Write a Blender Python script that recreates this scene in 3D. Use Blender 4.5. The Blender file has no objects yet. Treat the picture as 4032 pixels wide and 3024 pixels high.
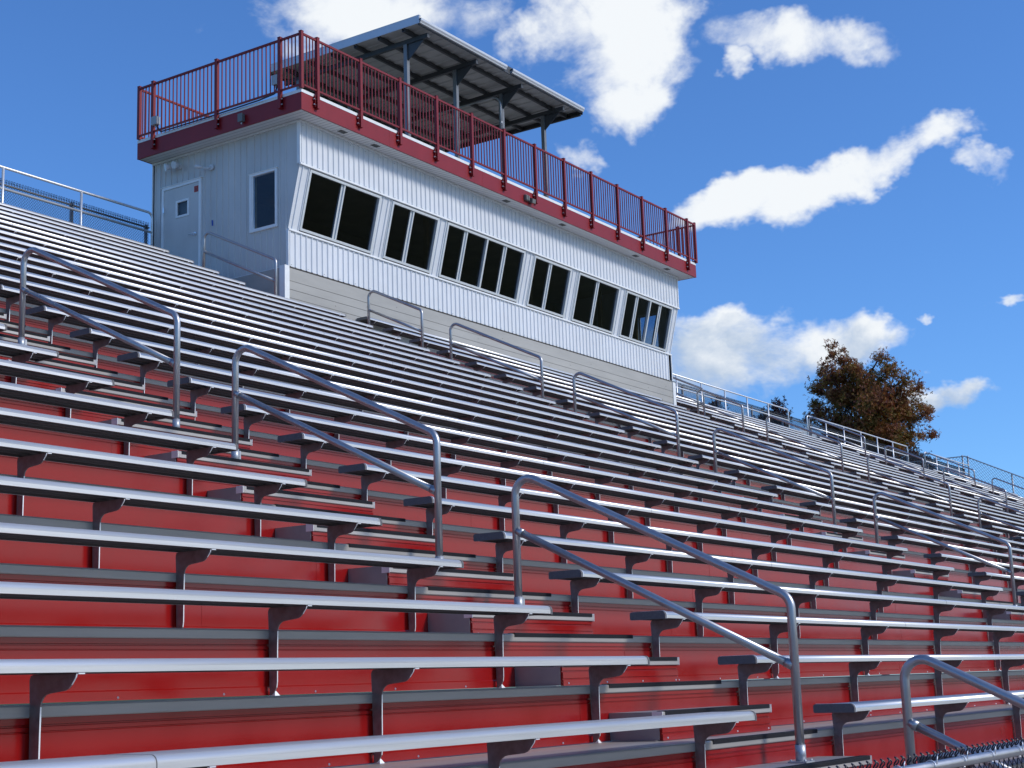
import bpy, math, random
from mathutils import Vector, Matrix
random.seed(7)
SC = bpy.context.scene
COL = SC.collection
PI = math.pi
# ------------------------------------------------------------------ grid of the stand
D, H, T = .6096, .30242, -.10          # tread depth, rise, tread top below seat underside
SW, ST = .2532, .045                    # seat width and thickness
NOSE = .25                              # riser plane behind the seat's front edge
XL, XR = -12.72, 60.6                   # ends of the stand
ORD = ('top second third fourth fifth sixth seventh eighth ninth tenth eleventh twelfth thirteenth fourteenth fifteenth '
       'sixteenth seventeenth eighteenth nineteenth twentieth twenty-first twenty-second twenty-third twenty-fourth '
       'twenty-fifth twenty-sixth twenty-seventh twenty-eighth twenty-ninth thirtieth').split()

# ------------------------------------------------------------------ materials
def mat(name, col, rough=.5, metal=0., spec=.5, var=0., vscale=3., bump=0., bscale=40., coat=0., stretch=None, rvar=0.):
    m = bpy.data.materials.new(name); m.use_nodes = True
    nt = m.node_tree; b = nt.nodes['Principled BSDF']
    b.inputs['Base Color'].default_value = (*col, 1); b.inputs['Roughness'].default_value = rough
    b.inputs['Metallic'].default_value = metal; b.inputs['Specular IOR Level'].default_value = spec
    b.inputs['Coat Weight'].default_value = coat; b.inputs['Coat Roughness'].default_value = .12
    if var or bump or rvar:
        tc = nt.nodes.new('ShaderNodeTexCoord'); mp = nt.nodes.new('ShaderNodeMapping')
        geo = nt.nodes.new('ShaderNodeNewGeometry')
        nt.links.new(geo.outputs['Position'], mp.inputs['Vector'])
        if stretch: mp.inputs['Scale'].default_value = stretch
        if var or rvar:
            n = nt.nodes.new('ShaderNodeTexNoise'); n.inputs['Scale'].default_value = vscale; n.inputs['Detail'].default_value = 6
            n.inputs['Roughness'].default_value = .6
            nt.links.new(mp.outputs[0], n.inputs['Vector'])
            if var:
                r = nt.nodes.new('ShaderNodeMapRange'); r.inputs[1].default_value = .3; r.inputs[2].default_value = .7
                r.inputs[3].default_value = 1 - var; r.inputs[4].default_value = 1 + var
                nt.links.new(n.outputs[0], r.inputs[0])
                mx = nt.nodes.new('ShaderNodeMix'); mx.data_type = 'RGBA'; mx.blend_type = 'MULTIPLY'
                mx.inputs[0].default_value = 1; mx.inputs[6].default_value = (*col, 1)
                nt.links.new(r.outputs[0], mx.inputs[7]); nt.links.new(mx.outputs[2], b.inputs['Base Color'])
            if rvar:
                r = nt.nodes.new('ShaderNodeMapRange'); r.inputs[1].default_value = .3; r.inputs[2].default_value = .7
                r.inputs[3].default_value = rough - rvar; r.inputs[4].default_value = rough + rvar
                nt.links.new(n.outputs[0], r.inputs[0]); nt.links.new(r.outputs[0], b.inputs['Roughness'])
        if bump:
            n2 = nt.nodes.new('ShaderNodeTexNoise'); n2.inputs['Scale'].default_value = bscale; n2.inputs['Detail'].default_value = 3
            nt.links.new(mp.outputs[0], n2.inputs['Vector'])
            bp = nt.nodes.new('ShaderNodeBump'); bp.inputs['Strength'].default_value = bump; bp.inputs['Distance'].default_value = .01
            nt.links.new(n2.outputs[0], bp.inputs['Height']); nt.links.new(bp.outputs[0], b.inputs['Normal'])
    return m

M = {}
M['seat'] = mat('anodised_seat', (.70, .69, .675), .37, .66, .5, .05, 2.2, .10, 3.0, stretch=(.35, 9, 9), rvar=.05)
M['under'] = mat('underside_shade_joint', (.13, .125, .125), .55, .3, .3, .15, 3, .1, 20, stretch=(.4, 4, 4))  # shade under the seats put into the colour; also used for splice joints
M['cap'] = mat('cast_cap', (.16, .155, .16), .6, .45, .4, .12, 60, .5, 260)
M['bracket'] = mat('bracket_plate', (.26, .22, .22), .5, .6, .4, .22, 26, .15, 60, rvar=.08)
M['edge'] = mat('cut_metal', (.86, .87, .88), .45, .5)
M['red'] = mat('red_riser', (.275, .006, .005), .19, 0., .52, .08, 2.4, .035, 2.2, stretch=(1.0, 1, .7), rvar=.05)
M['nose'] = mat('grey_nosing', (.36, .335, .31), .42, .2, .5, .10, 5, .04, 30, stretch=(.3, 3, 3))
M['tread'] = mat('tread_aluminium', (.46, .43, .40), .42, .35, .5, .14, 4, .06, 40, stretch=(.3, 2, 1))
M['stepside'] = mat('step_side', (.34, .32, .32), .5, .4, .4, .08, 8)
M['grip'] = mat('black_grip', (.016, .016, .020), .7, 0, .15, .2, 60, .5, 300)
M['pipe'] = mat('pipe_aluminium', (.44, .44, .45), .40, .95, .5, .05, 12, .02, 50, rvar=.03)
M['guard'] = mat('guard_pipe', (.74, .75, .76), .42, .6, .5, .05, 12)
M['screw'] = mat('screw_steel', (.8, .8, .8), .3, .9)
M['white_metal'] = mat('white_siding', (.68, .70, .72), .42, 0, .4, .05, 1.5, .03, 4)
M['white_shaded'] = mat('white_siding_shade', (.56, .56, .545), .5, 0, .35, .08, 2.2, .03, 4, stretch=(1, 1, .4))  # same white paint as the front, darkened to carry the side's shade
M['trim'] = mat('white_trim', (.80, .81, .80), .4, 0, .45, .06, 5)
M['frame'] = mat('window_frame', (.70, .72, .73), .35, .3, .5, .04, 8)
M['tan'] = mat('tan_siding', (.385, .375, .345), .55, 0, .4, .08, 2.2, .05, 6, stretch=(.4, 1, 2))
M['tan_gap'] = mat('siding_gap', (.12, .11, .10), .8)
M['maroon'] = mat('red_fascia', (.24, .009, .012), .40, 0, .36, .10, 2.5, .06, 3)
M['rail_red'] = mat('red_railing', (.21, .008, .010), .42, 0, .36, .08, 12)
M['deck'] = mat('deck_board', (.34, .33, .31), .8, 0, .3, .15, 6)
M['roofdark'] = mat('roof_underside', (.44, .45, .42), .5, .2, .4, .10, 3)
M['beam'] = mat('grey_steel', (.075, .08, .085), .45, .3, .4, .12, 8)
M['column'] = mat('grey_column', (.22, .225, .225), .4, .4, .4, .10, 6)
M['roofedge'] = mat('roof_trim', (.55, .60, .66), .38, .2, .5, .06, 3)
M['gutter'] = mat('white_gutter', (.62, .64, .66), .33, .1, .5, .04, 4)
M['lampwhite'] = mat('lamp_white', (.62, .63, .64), .4, 0, .5, .05, 20)
M['lampdark'] = mat('lamp_grey', (.16, .16, .15), .5, .2, .4)
M['boxgrey'] = mat('box_grey', (.36, .38, .40), .5, 0, .4, .06, 20)
M['cable'] = mat('black_cable', (.03, .03, .04), .5)
M['blue'] = mat('blue_tape', (.02, .08, .42), .5)
M['signred'] = mat('sign_red', (.42, .05, .04), .5)
M['signdark'] = mat('sign_print', (.07, .015, .02), .6)
M['vinyl'] = mat('black_vinyl', (.012, .012, .02), .38, 0, .5)
M['galv'] = mat('galvanised', (.45, .47, .50), .45, .6, .5, .10, 20)
M['bark'] = mat('bark', (.07, .05, .035), .9, 0, .2, .3, 8, .6, 20)
M['interior'] = mat('room_wall', (.26, .20, .14), .9, 0, .2, .2, 2)
M['wood'] = mat('room_wood', (.30, .20, .09), .7, 0, .3, .2, 6)
M['soil'] = mat('footing', (.35, .34, .32), .9, 0, .2, .1, 2)

def leaf_mat(name, cols):
    m = bpy.data.materials.new(name); m.use_nodes = True; nt = m.node_tree; b = nt.nodes['Principled BSDF']
    g = nt.nodes.new('ShaderNodeNewGeometry'); cr = nt.nodes.new('ShaderNodeValToRGB')
    e = cr.color_ramp.elements; e[0].position = 0; e[0].color = (*cols[0], 1); e[1].position = 1; e[1].color = (*cols[-1], 1)
    for k, c in enumerate(cols[1:-1]): el = e.new((k + 1) / (len(cols) - 1)); el.color = (*c, 1)
    nz = nt.nodes.new('ShaderNodeTexNoise'); nz.inputs['Scale'].default_value = .55; nz.inputs['Detail'].default_value = 3
    nt.links.new(g.outputs['Position'], nz.inputs['Vector'])
    mt = nt.nodes.new('ShaderNodeMath'); mt.operation = 'MULTIPLY_ADD'; mt.inputs[1].default_value = .45
    mr = nt.nodes.new('ShaderNodeMapRange'); mr.inputs[1].default_value = .3; mr.inputs[2].default_value = .7; mr.inputs[3].default_value = 0; mr.inputs[4].default_value = .55
    nt.links.new(nz.outputs[0], mr.inputs[0])
    nt.links.new(g.outputs['Random Per Island'], mt.inputs[0]); nt.links.new(mr.outputs[0], mt.inputs[2])
    nt.links.new(mt.outputs[0], cr.inputs[0]); nt.links.new(cr.outputs[0], b.inputs['Base Color'])
    b.inputs['Roughness'].default_value = .6
    tr = nt.nodes.new('ShaderNodeBsdfTranslucent'); nt.links.new(cr.outputs[0], tr.inputs[0])
    mx = nt.nodes.new('ShaderNodeMixShader'); mx.inputs[0].default_value = .35
    out = nt.nodes['Material Output']; nt.links.new(b.outputs[0], mx.inputs[1]); nt.links.new(tr.outputs[0], mx.inputs[2]); nt.links.new(mx.outputs[0], out.inputs[0])
    return m
M['leaf'] = leaf_mat('autumn_leaves', [(.13, .11, .022), (.24, .165, .03), (.32, .12, .03), (.19, .05, .035), (.46, .24, .045)])
M['leaf2'] = leaf_mat('purple_leaves', [(.03, .012, .02), (.045, .02, .02), (.06, .02, .02), (.05, .03, .02)])

def glass(name, tint, refl=1.0):
    m = bpy.data.materials.new(name); m.use_nodes = True; nt = m.node_tree; nt.nodes.clear()
    o = nt.nodes.new('ShaderNodeOutputMaterial'); t = nt.nodes.new('ShaderNodeBsdfTransparent'); t.inputs[0].default_value = (*tint, 1)
    g = nt.nodes.new('ShaderNodeBsdfGlossy'); g.inputs['Roughness'].default_value = .03; g.inputs[0].default_value = (refl, refl, refl, 1)
    f = nt.nodes.new('ShaderNodeFresnel'); f.inputs[0].default_value = 1.5; mx = nt.nodes.new('ShaderNodeMixShader')
    gb = nt.nodes.new('ShaderNodeNewGeometry'); sb = nt.nodes.new('ShaderNodeMath'); sb.operation = 'SUBTRACT'; sb.inputs[0].default_value = 1
    nt.links.new(gb.outputs['Backfacing'], sb.inputs[1]); ml = nt.nodes.new('ShaderNodeMath'); ml.operation = 'MULTIPLY'
    nt.links.new(f.outputs[0], ml.inputs[0]); nt.links.new(sb.outputs[0], ml.inputs[1]); nt.links.new(ml.outputs[0], mx.inputs[0]); nt.links.new(t.outputs[0], mx.inputs[1]); nt.links.new(g.outputs[0], mx.inputs[2]); nt.links.new(mx.outputs[0], o.inputs[0])
    return m
M['glass'] = glass('tinted_glass', (.60, .63, .66), .55)
M['glass_side'] = glass('side_glass', (.76, .86, .95), .9)

def striped(name, col, line, axis, period, width, rough=.5):
    m = mat(name, col, rough, 0, .4); nt = m.node_tree; b = nt.nodes['Principled BSDF']
    g = nt.nodes.new('ShaderNodeNewGeometry'); s = nt.nodes.new('ShaderNodeSeparateXYZ'); nt.links.new(g.outputs['Position'], s.inputs[0])
    a = nt.nodes.new('ShaderNodeMath'); a.operation = 'PINGPONG'; a.inputs[1].default_value = period / 2
    nt.links.new(s.outputs[axis], a.inputs[0])
    c = nt.nodes.new('ShaderNodeMath'); c.operation = 'LESS_THAN'; c.inputs[1].default_value = width / 2; nt.links.new(a.outputs[0], c.inputs[0])
    mx = nt.nodes.new('ShaderNodeMix'); mx.data_type = 'RGBA'; mx.inputs[6].default_value = (*col, 1); mx.inputs[7].default_value = (*line, 1)
    nt.links.new(c.outputs[0], mx.inputs[0]); nt.links.new(mx.outputs[2], b.inputs['Base Color'])
    return m
M['soffit'] = striped('vented_soffit', (.70, .70, .68), (.30, .30, .31), 0, .105, .012)

def ground_mat():
    m = mat('grass_and_track', (.05, .085, .03), .9, 0, .2, .25, .6, .4, 30); return m
M['grass'] = ground_mat()
M['track'] = mat('running_track', (.16, .055, .045), .85, 0, .2, .12, 3)
M['concrete'] = mat('concrete_path', (.36, .35, .33), .85, 0, .2, .12, 2)

# ------------------------------------------------------------------ mesh building
class MB:
    def __init__(s): s.v = []; s.f = []; s.m = []; s.s = []
    def add(s, vs, fs, mi=0, smooth=False):
        o = len(s.v); s.v += [tuple(p) for p in vs]
        for f in fs: s.f.append([o + i for i in f]); s.m.append(mi); s.s.append(smooth)
    def box(s, a, b, mi=0):
        x0, y0, z0 = a; x1, y1, z1 = b
        s.add([(x0,y0,z0),(x1,y0,z0),(x1,y1,z0),(x0,y1,z0),(x0,y0,z1),(x1,y0,z1),(x1,y1,z1),(x0,y1,z1)],
              [(0,3,2,1),(4,5,6,7),(0,1,5,4),(1,2,6,5),(2,3,7,6),(3,0,4,7)], mi)
    def prism(s, poly, o, u, v, w, mi=0, smooth=False, edge_mi=None, caps=True):
        """poly: 2d points in plane (u, v) from origin o, extruded by vector w"""
        o = Vector(o); u = Vector(u); v = Vector(v); w = Vector(w); n = len(poly)
        a = [o + u * p[0] + v * p[1] for p in poly]; b = [p + w for p in a]
        base = len(s.v); s.v += [tuple(p) for p in a + b]
        if caps:
            s.f.append([base + i for i in range(n)][::-1]); s.m.append(mi); s.s.append(False)
            s.f.append([base + n + i for i in range(n)]); s.m.append(mi); s.s.append(False)
        for i in range(n):
            j = (i + 1) % n; s.f.append([base + i, base + j, base + n + j, base + n + i])
            s.m.append(mi if edge_mi is None else edge_mi); s.s.append(smooth)
    def tube(s, pts, r, n=8, mi=0, caps=True, smooth=True, rad=None):
        pts = [Vector(p) for p in pts]; L = len(pts); base = len(s.v)
        t = [(pts[min(i + 1, L - 1)] - pts[max(i - 1, 0)]).normalized() for i in range(L)]
        a = Vector((0, 0, 1)) if abs(t[0].z) < .9 else Vector((1, 0, 0))
        nrm = t[0].cross(a).normalized()
        for i in range(L):
            nrm = (nrm - t[i] * nrm.dot(t[i])).normalized(); bn = t[i].cross(nrm)
            rr = r if rad is None else rad[i]
            for k in range(n):
                an = 2 * PI * k / n; s.v.append(tuple(pts[i] + (nrm * math.cos(an) + bn * math.sin(an)) * rr))
        for i in range(L - 1):
            for k in range(n):
                k2 = (k + 1) % n
                s.f.append([base + i * n + k, base + i * n + k2, base + (i + 1) * n + k2, base + (i + 1) * n + k]); s.m.append(mi); s.s.append(smooth)
        if caps:
            s.f.append([base + k for k in range(n)][::-1]); s.m.append(mi); s.s.append(False)
            s.f.append([base + (L - 1) * n + k for k in range(n)]); s.m.append(mi); s.s.append(False)
    def mesh(s, name, mats):
        me = bpy.data.meshes.new(name); me.from_pydata(s.v, [], s.f)
        for m in (mats if isinstance(mats, (list, tuple)) else [mats]): me.materials.append(m)
        me.polygons.foreach_set('material_index', s.m); me.polygons.foreach_set('use_smooth', s.s); me.update()
        return me
    def obj(s, name, mats, parent=None, loc=(0, 0, 0)):
        return link(name, s.mesh(name, mats), parent, loc)

def link(name, data, parent=None, loc=(0, 0, 0)):
    o = bpy.data.objects.new(name, data); COL.objects.link(o); o.location = loc
    if parent: o.parent = parent
    return o
def tag(o, label, cat, group=None, kind=None):
    if label: o['label'] = label
    if cat: o['category'] = cat
    if group: o['group'] = group
    if kind: o['kind'] = kind
    return o
def thing(name, label, cat, loc=(0, 0, 0), group=None):
    return tag(link(name, None, None, loc), label, cat, group)
def struct(o, label=None, cat=None): o['kind'] = 'structure'; tag(o, label, cat); return o
def fillet(pts, r, n=7):
    pts = [Vector(p) for p in pts]; out = [pts[0]]
    for i in range(1, len(pts) - 1):
        p, a, b = pts[i], (pts[i - 1] - pts[i]).normalized(), (pts[i + 1] - pts[i]).normalized()
        ang = a.angle(b); d = r / math.tan(ang / 2); c = p + (a + b).normalized() * (r / math.sin(ang / 2))
        A = p + a * d; B = p + b * d; va = A - c; vb = B - c; w = va.angle(vb)
        for k in range(n + 1):
            t = k / n; out.append(c + (va * math.sin((1 - t) * w) + vb * math.sin(t * w)) / math.sin(w))
    out.append(pts[-1]); return out
ISHAPE = {}

# ------------------------------------------------------------------ camera
cam = bpy.data.cameras.new('camera'); co = link('camera', cam)
cam.sensor_width = 36; cam.lens = 53.96; cam.clip_start = .05; cam.clip_end = 6000
yaw, pit, rol = .9802, .1945, -.0332
fw = Vector((math.sin(yaw) * math.cos(pit), math.cos(yaw) * math.cos(pit), math.sin(pit)))
rt = Vector((math.cos(yaw), -math.sin(yaw), 0)); up = rt.cross(fw)
r2 = rt * math.cos(rol) + up * math.sin(rol); u2 = up * math.cos(rol) - rt * math.sin(rol)
CP = Vector((-7.36007, -3.50276, .20897))
co.matrix_world = Matrix(((r2.x, u2.x, -fw.x, CP.x), (r2.y, u2.y, -fw.y, CP.y), (r2.z, u2.z, -fw.z, CP.z), (0, 0, 0, 1)))
SC.camera = co

# ------------------------------------------------------------------ stand: tiers
XB0, XB1 = 12.22, 26.43                 # press box side walls
AIS = [(0, 1.352), (12.715, 14.067), (25.43, 26.782), (38.145, 39.497), (49.12, 50.48)]
def spans(i):
    return [(XL, XR)] if i < 23 else [(XL, XB0 - .005), (XB1 + .005, XR)]
def aisles(i):
    a = list(AIS)
    if i >= 23: a = [AIS[0], (10.85, 12.20), (26.45, 27.28), AIS[3], AIS[4]]
    return a
for i in range(-2, 27):
    zt = i * H + T; y0 = i * D + NOSE; zb = zt - H
    e = 'lowest' if i == -2 else ORD[26 - i]
    t = thing('bleacher_tier', ('red riser and grey tread of the %s tier%s of the grandstand' % (e, '' if i in (-2, 26) else ' from the top')), 'bleacher tier', (0, y0, zt), 'tiers of the grandstand')
    r = MB(); n = MB(); d = MB()
    for (a, b) in spans(i):
        zl = -.302 if i > -2 else -.56
        # painted riser: lip, two grooves and a tall flat field
        prof = [(0, -.0455), (0, -.068), (.006, -.070), (.006, -.0745), (-.001, -.077), (-.001, -.090), (.003, -.092), (.003, -.0945), (-.002, -.097),
                (-.002, zl + .045), (-.006, zl + .040), (-.006, zl + .003), (.02, zl + .003), (.02, -.0455)]
        r.prism(prof, (a, 0, 0), (0, 1, 0), (0, 0, 1), (b - a, 0, 0))
        npf = [(-.008, -.045), (-.011, -.041), (-.011, -.008), (-.008, -.002), (-.002, 0), (.05, 0), (.05, -.006), (.004, -.006), (.004, -.045)]
        n.prism(npf, (a, 0, 0), (0, 1, 0), (0, 0, 1), (b - a, 0, 0))
        y1 = D + .018 if i < 26 else 1.75
        d.box((a, .0505, -.03), (b, y1, -.001))
        q_ = a + 1.1 + (i % 3) * 1.55
        while q_ < b:
            r.box((q_, -.0032, zl + .046), (q_ + .05, -.002, -.0985)); q_ += 4.877
        x = a + .02
        if i < 7:
            while x < b:
                if a < x < 12:
                    r.add([(x + .006 * math.cos(q * PI / 3), -.0068, zl + .014 + .006 * math.sin(q * PI / 3)) for q in range(6)] + [(x, -.0125, zl + .014)], [(q, (q + 1) % 6, 6) for q in range(6)], 1)
                x += .61
    if i > -2 and i < 8: pass
    r.obj('riser_panel', [M['red'], M['screw']], t); n.obj('nose_strip', M['nose'], t); d.obj('tread_board', M['tread'], t)
    for (a, b) in aisles(i):
        if i >= 26: break
        g = MB(); prof = [(-.0115, -.019), (-.014, -.019), (-.0145, .002), (-.011, .0045), (.035, .0045), (.035, .0005), (-.0115, .0005)]
        g.prism(prof, (a - .02, 0, 0), (0, 1, 0), (0, 0, 1), (b - a, 0, 0)); g.obj('grip_strip', M['grip'], t)

# ------------------------------------------------------------------ benches
def plank_mesh(L):
    p = [(0, 0), (0, .020)]
    for k in range(1, 7):
        a = PI / 2 * k / 6; p.append((.025 - .025 * math.cos(a), .020 + .025 * math.sin(a)))
    p += [(SW - .006, ST), (SW, ST - .006), (SW, 0), (SW - .010, 0), (SW - .010, .014), (.176, .014), (.174, .003), (.168, .003), (.166, .014),
          (.092, .014), (.090, .003), (.084, .003), (.082, .014), (.010, .014), (.010, 0)]
    b = MB(); b.prism(p, (0, 0, 0), (0, 1, 0), (0, 0, 1), (L, 0, 0))
    for q, f in enumerate(b.f):
        if 2 + 1 <= q <= 2 + 7: b.s[q] = True
    np_ = len(p)
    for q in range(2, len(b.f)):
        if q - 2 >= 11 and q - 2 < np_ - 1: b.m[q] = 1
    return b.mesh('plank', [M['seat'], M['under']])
def cap_mesh():
    p = [(-.002, -.004), (-.002, .021)]
    for k in range(1, 7):
        a = PI / 2 * k / 6; p.append((.025 - .027 * math.cos(a), .020 + .027 * math.sin(a)))
    p += [(SW - .008, ST + .002), (SW + .002, ST - .006), (SW + .002, .002), (SW - .006, -.004)]
    b = MB(); b.prism(p, (0, 0, 0), (0, 1, 0), (0, 0, 1), (.016, 0, 0)); return b.mesh('end_cap', [M['cap']])
def rim_mesh():
    p = [(-.004, -.002), (-.004, .021)]
    for k in range(1, 7):
        a = PI / 2 * k / 6; p.append((.025 - .029 * math.cos(a), .020 + .029 * math.sin(a)))
    p += [(SW - .008, ST + .004), (SW - .008, ST - .004), (.02, ST - .01), (.006, .02), (.006, -.002)]
    b = MB(); b.prism(p, (0, 0, 0), (0, 1, 0), (0, 0, 1), (.006, 0, 0)); return b.mesh('cap_rim', [M['edge']])
def splice_mesh():
    p = [(-.0008, .0005), (-.0008, .020)]
    for k in range(1, 7):
        a = PI / 2 * k / 6; p.append((.025 - .0258 * math.cos(a), .020 + .0258 * math.sin(a)))
    p += [(SW - .006, ST + .0008), (SW - .006, ST - .004), (.02, ST - .01), (.006, .02), (.006, .0005)]
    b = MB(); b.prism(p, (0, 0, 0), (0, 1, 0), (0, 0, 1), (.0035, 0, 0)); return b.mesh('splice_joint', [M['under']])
def bracket_mesh():
    p = [(.006, -.004), (.010, -.016), (.030, -.040), (.044, -.052), (.060, -.058), (.090, -.0615), (.140, -.066), (.158, -.070), (.172, -.080), (.181, -.093), (.185, -.110),
         (.187, -.200), (.188, -.340), (.192, -.365), (.204, -.383), (.222, -.398), (.234, -.398), (.236, -.30), (.240, -.10), (.244, -.02), (.238, -.004)]
    b = MB(); b.prism(p, (-.003, 0, 0), (0, 1, 0), (0, 0, 1), (.006, 0, 0))
    for q in range(2, len(b.f)):
        k = q - 2
        b.m[q] = 1 if (k <= 1 or 10 <= k <= 12) else 0
    b.box((.003, .006, -.006), (.030, .236, -.001), 0)
    b.box((.004, .0035, -.006), (.031, .0062, -.001), 1)
    b.box((.003, .2345, -.36), (.028, .238, -.02), 0)
    b.add([(-.004, .200, -.4015), (.030, .200, -.4015), (.030, .238, -.4015), (-.004, .238, -.4015), (.012, .214, -.376), (.016, .232, -.380)], [(0,1,4),(1,2,5,4),(2,3,5),(3,0,4,5)], 1)
    return b.mesh('bracket', [M['bracket'], M['edge']])
PL = {}; CAPM = cap_mesh(); RIM = rim_mesh(); BRK = bracket_mesh(); SPL = splice_mesh()
NAMES = ['left of the nearest stairs', 'between the nearest and second stairs', 'between the second and third stairs',
         'between the third and fourth stairs', 'between the fourth and fifth stairs', 'beyond the fifth stairs']
def sections(i):
    s = [(-11.363, 0), (1.352, 12.715), (14.067, 25.43), (26.782, 38.145), (39.497, 49.12), (50.48, 59.4)]
    if i >= 23: s[1] = (1.352, 10.85); s[3] = (27.28, 38.145)
    if i == 23: s[2] = (14.067, 25.34)
    if i > 23: s[2] = None
    return s
for i in range(-1, 27):
    for k, sp in enumerate(sections(i)):
        if sp is None: continue
        a, b = sp; L = round(b - a, 3); top = 23 if k == 2 else 26
        t = thing('bench', ('silver plank bench in the %s row%s, %s' % (ORD[top - i], '' if i == top else ' from the top', NAMES[k])), 'bench', (a, i * D, i * H), 'benches in rows on the grandstand')
        if L not in PL: PL[L] = plank_mesh(L - .002)
        link('plank', PL[L], t, (.001, 0, 0))
        link('end_cap', CAPM, t, (-.0152, 0, 0)); c = link('end_cap', CAPM, t, (L - .0008, 0, 0))
        if i < 14: link('cap_rim', RIM, t, (.004, 0, 0))
        if L > 5: link('splice_joint', SPL, t, (L * (.38 if (i + k) % 2 else .64), 0, 0))
        # brackets on the six-foot module measured from the aisle side
        if k == 0: xs = [11.363 - .215 - 1.8288 * q for q in range(6, -1, -1)]
        else: xs = [.235 + 1.8288 * q for q in range(int((L - .3) / 1.8288) + 1)]
        for x in xs:
            if 0.05 < x < L - .04: link('bracket', BRK, t, (x, 0, 0))

# ------------------------------------------------------------------ half steps in the aisles
def step_parts(w):
    top = MB(); top.box((.0, .0, .1435), (w, .3155, .150)); top.box((0, .012, .004), (.005, .3155, .1435)); top.box((w - .005, .012, .004), (w, .3155, .1435))
    top.box((-.03, .02, 0), (0, .29, .003))
    f = MB(); f.prism([(0, .106), (0, .084), (.006, .082), (.006, .077), (-.004, .074), (-.004, .042), (.001, .039), (.001, .036), (-.006, .033), (-.006, .001), (.012, .001), (.012, .106)],
                      (.006, 0, 0), (0, 1, 0), (0, 0, 1), (w - .012, 0, 0))
    x = .06
    while x < w:
        f.add([(x + .006 * math.cos(q * PI / 3), -.0068, .014 + .006 * math.sin(q * PI / 3)) for q in range(6)] + [(x, -.0125, .014)], [(q, (q + 1) % 6, 6) for q in range(6)], 1); x += .42
    n = MB(); n.prism([(-.008, .1065), (-.011, .109), (-.011, .147), (-.008, .151), (.05, .1515), (.05, .1505), (.004, .1435), (.004, .1065)], (0, 0, 0), (0, 1, 0), (0, 0, 1), (w, 0, 0))
    for xx in (-.003, w): n.box((xx, -.013, .105), (xx + .003, .05, .1535), 1)
    g = MB(); g.prism([(-.0115, .132), (-.0145, .132), (-.015, .152), (-.011, .1555), (.040, .1555), (.040, .152), (-.0115, .152)], (.035, 0, 0), (0, 1, 0), (0, 0, 1), (w - .06, 0, 0))
    return [('step_shell', top.mesh('step_shell', M['stepside'])), ('riser_face', f.mesh('riser_face', [M['red'], M['screw']])), ('nose_strip', n.mesh('nose_strip', [M['tread'], M['edge']])), ('grip_strip', g.mesh('grip_strip', M['grip']))]
SP = {}
STN = ['nearest', 'second', 'third', 'fourth', 'fifth']
cnt = {}
def put_step(a, b, i, where, q):
    w = round(b - a + .01, 3)
    if w not in SP: SP[w] = step_parts(w)
    t = thing('half_step', 'red half step, %s from the top of the %s' % (ORD[q], where) if q else 'red half step, topmost of the %s' % where, 'step', (a - .02, i * D + .54, i * H + T), 'half steps in the stair aisles')
    for n, me in SP[w]: link(n, me, t)
for k, (a, b) in enumerate(AIS):
    top = 22 if k in (1, 2) else 25
    for i in range(top, -3, -1): put_step(a, b, i, '%s stairs' % STN[k], top - i)
for i in (25, 24, 23): put_step(10.87, 12.19, i, 'short stairs left of press box', 25 - i)
for i in (25, 24, 23): put_step(26.47, 27.26, i, 'short stairs right of press box', 25 - i)

# ------------------------------------------------------------------ handrails
def rail_parts(n):
    ya, za = n * D, n * H; r = .0252
    m = MB(); m.tube(fillet([(0, 0, .02), (0, 0, .90), (0, ya, za + .90), (0, ya, za + .02)], .10, 8), r, 14)
    mid = MB(); mid.tube([(0, .012, .517 + .006), (0, ya - .012, za + .517 - .006)], r * .96, 12)
    for (yy, zz, s) in ((.02, .517 + .01, 1), (ya - .02, za + .517 - .01, -1)):
        mid.tube([(0, yy - .012 * s, zz - .006 * s), (0, yy + .032 * s, zz + .016 * s)], r * 1.10, 12)
    base = MB(); base.tube([(0, 0, .0), (0, 0, .095)], .029, 14)
    base.box((-.055, -.055, 0), (.055, .055, .008))
    for sx in (-.042, .042):
        for sy in (-.042, .042): base.tube([(sx, sy, .006), (sx, sy, .018)], .007, 6)
    b2 = MB(); b2.tube([(0, ya, za), (0, ya, za + .10)], .029, 14); b2.box((.024, ya - .02, za), (.040, ya + .012, za + .09)); b2.box((.026, ya - .008, za + .025), (.041, ya + .001, za + .035))
    return [('bent_pipe', m.mesh('bent_pipe', M['pipe'])), ('middle_rail', mid.mesh('middle_rail', M['pipe'])), ('base_socket', base.mesh('base_socket', M['galv'])), ('base_socket', b2.mesh('base_socket', M['galv']))]
RP = {}
def put_rail(x, r0, n, label):
    i = math.floor(r0); z = (i - 1) * H + T + .1515 + (r0 - i - .1) * H
    if n not in RP: RP[n] = rail_parts(n)
    t = thing('handrail', label, 'handrail', (x, r0 * D, z), 'pipe handrails in the stair aisles')
    for nm, me in RP[n]: link(nm, me, t)
for k, (a, b) in enumerate(AIS):
    x = (a + b) / 2
    lst = [(20.1, 1.95)] + [(4 * q + .1, 3) for q in range(4, -1, -1)] + [(-2.1, 1.18)]
    if k == 0 or k > 2: lst = [(23.1, 3)] + lst
    for q, (r0, n) in enumerate(lst):
        put_rail(x, r0, n, 'silver pipe handrail, %s down the %s stairs' % ('topmost one' if q == 0 else ORD[q] + ' one', STN[k]))
put_rail(11.35, 22.62, 2.8, 'silver pipe handrail on the short stairs left of the press box')
put_rail(26.98, 22.5, 2.8, 'silver pipe handrail on the short stairs right of the press box')

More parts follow.
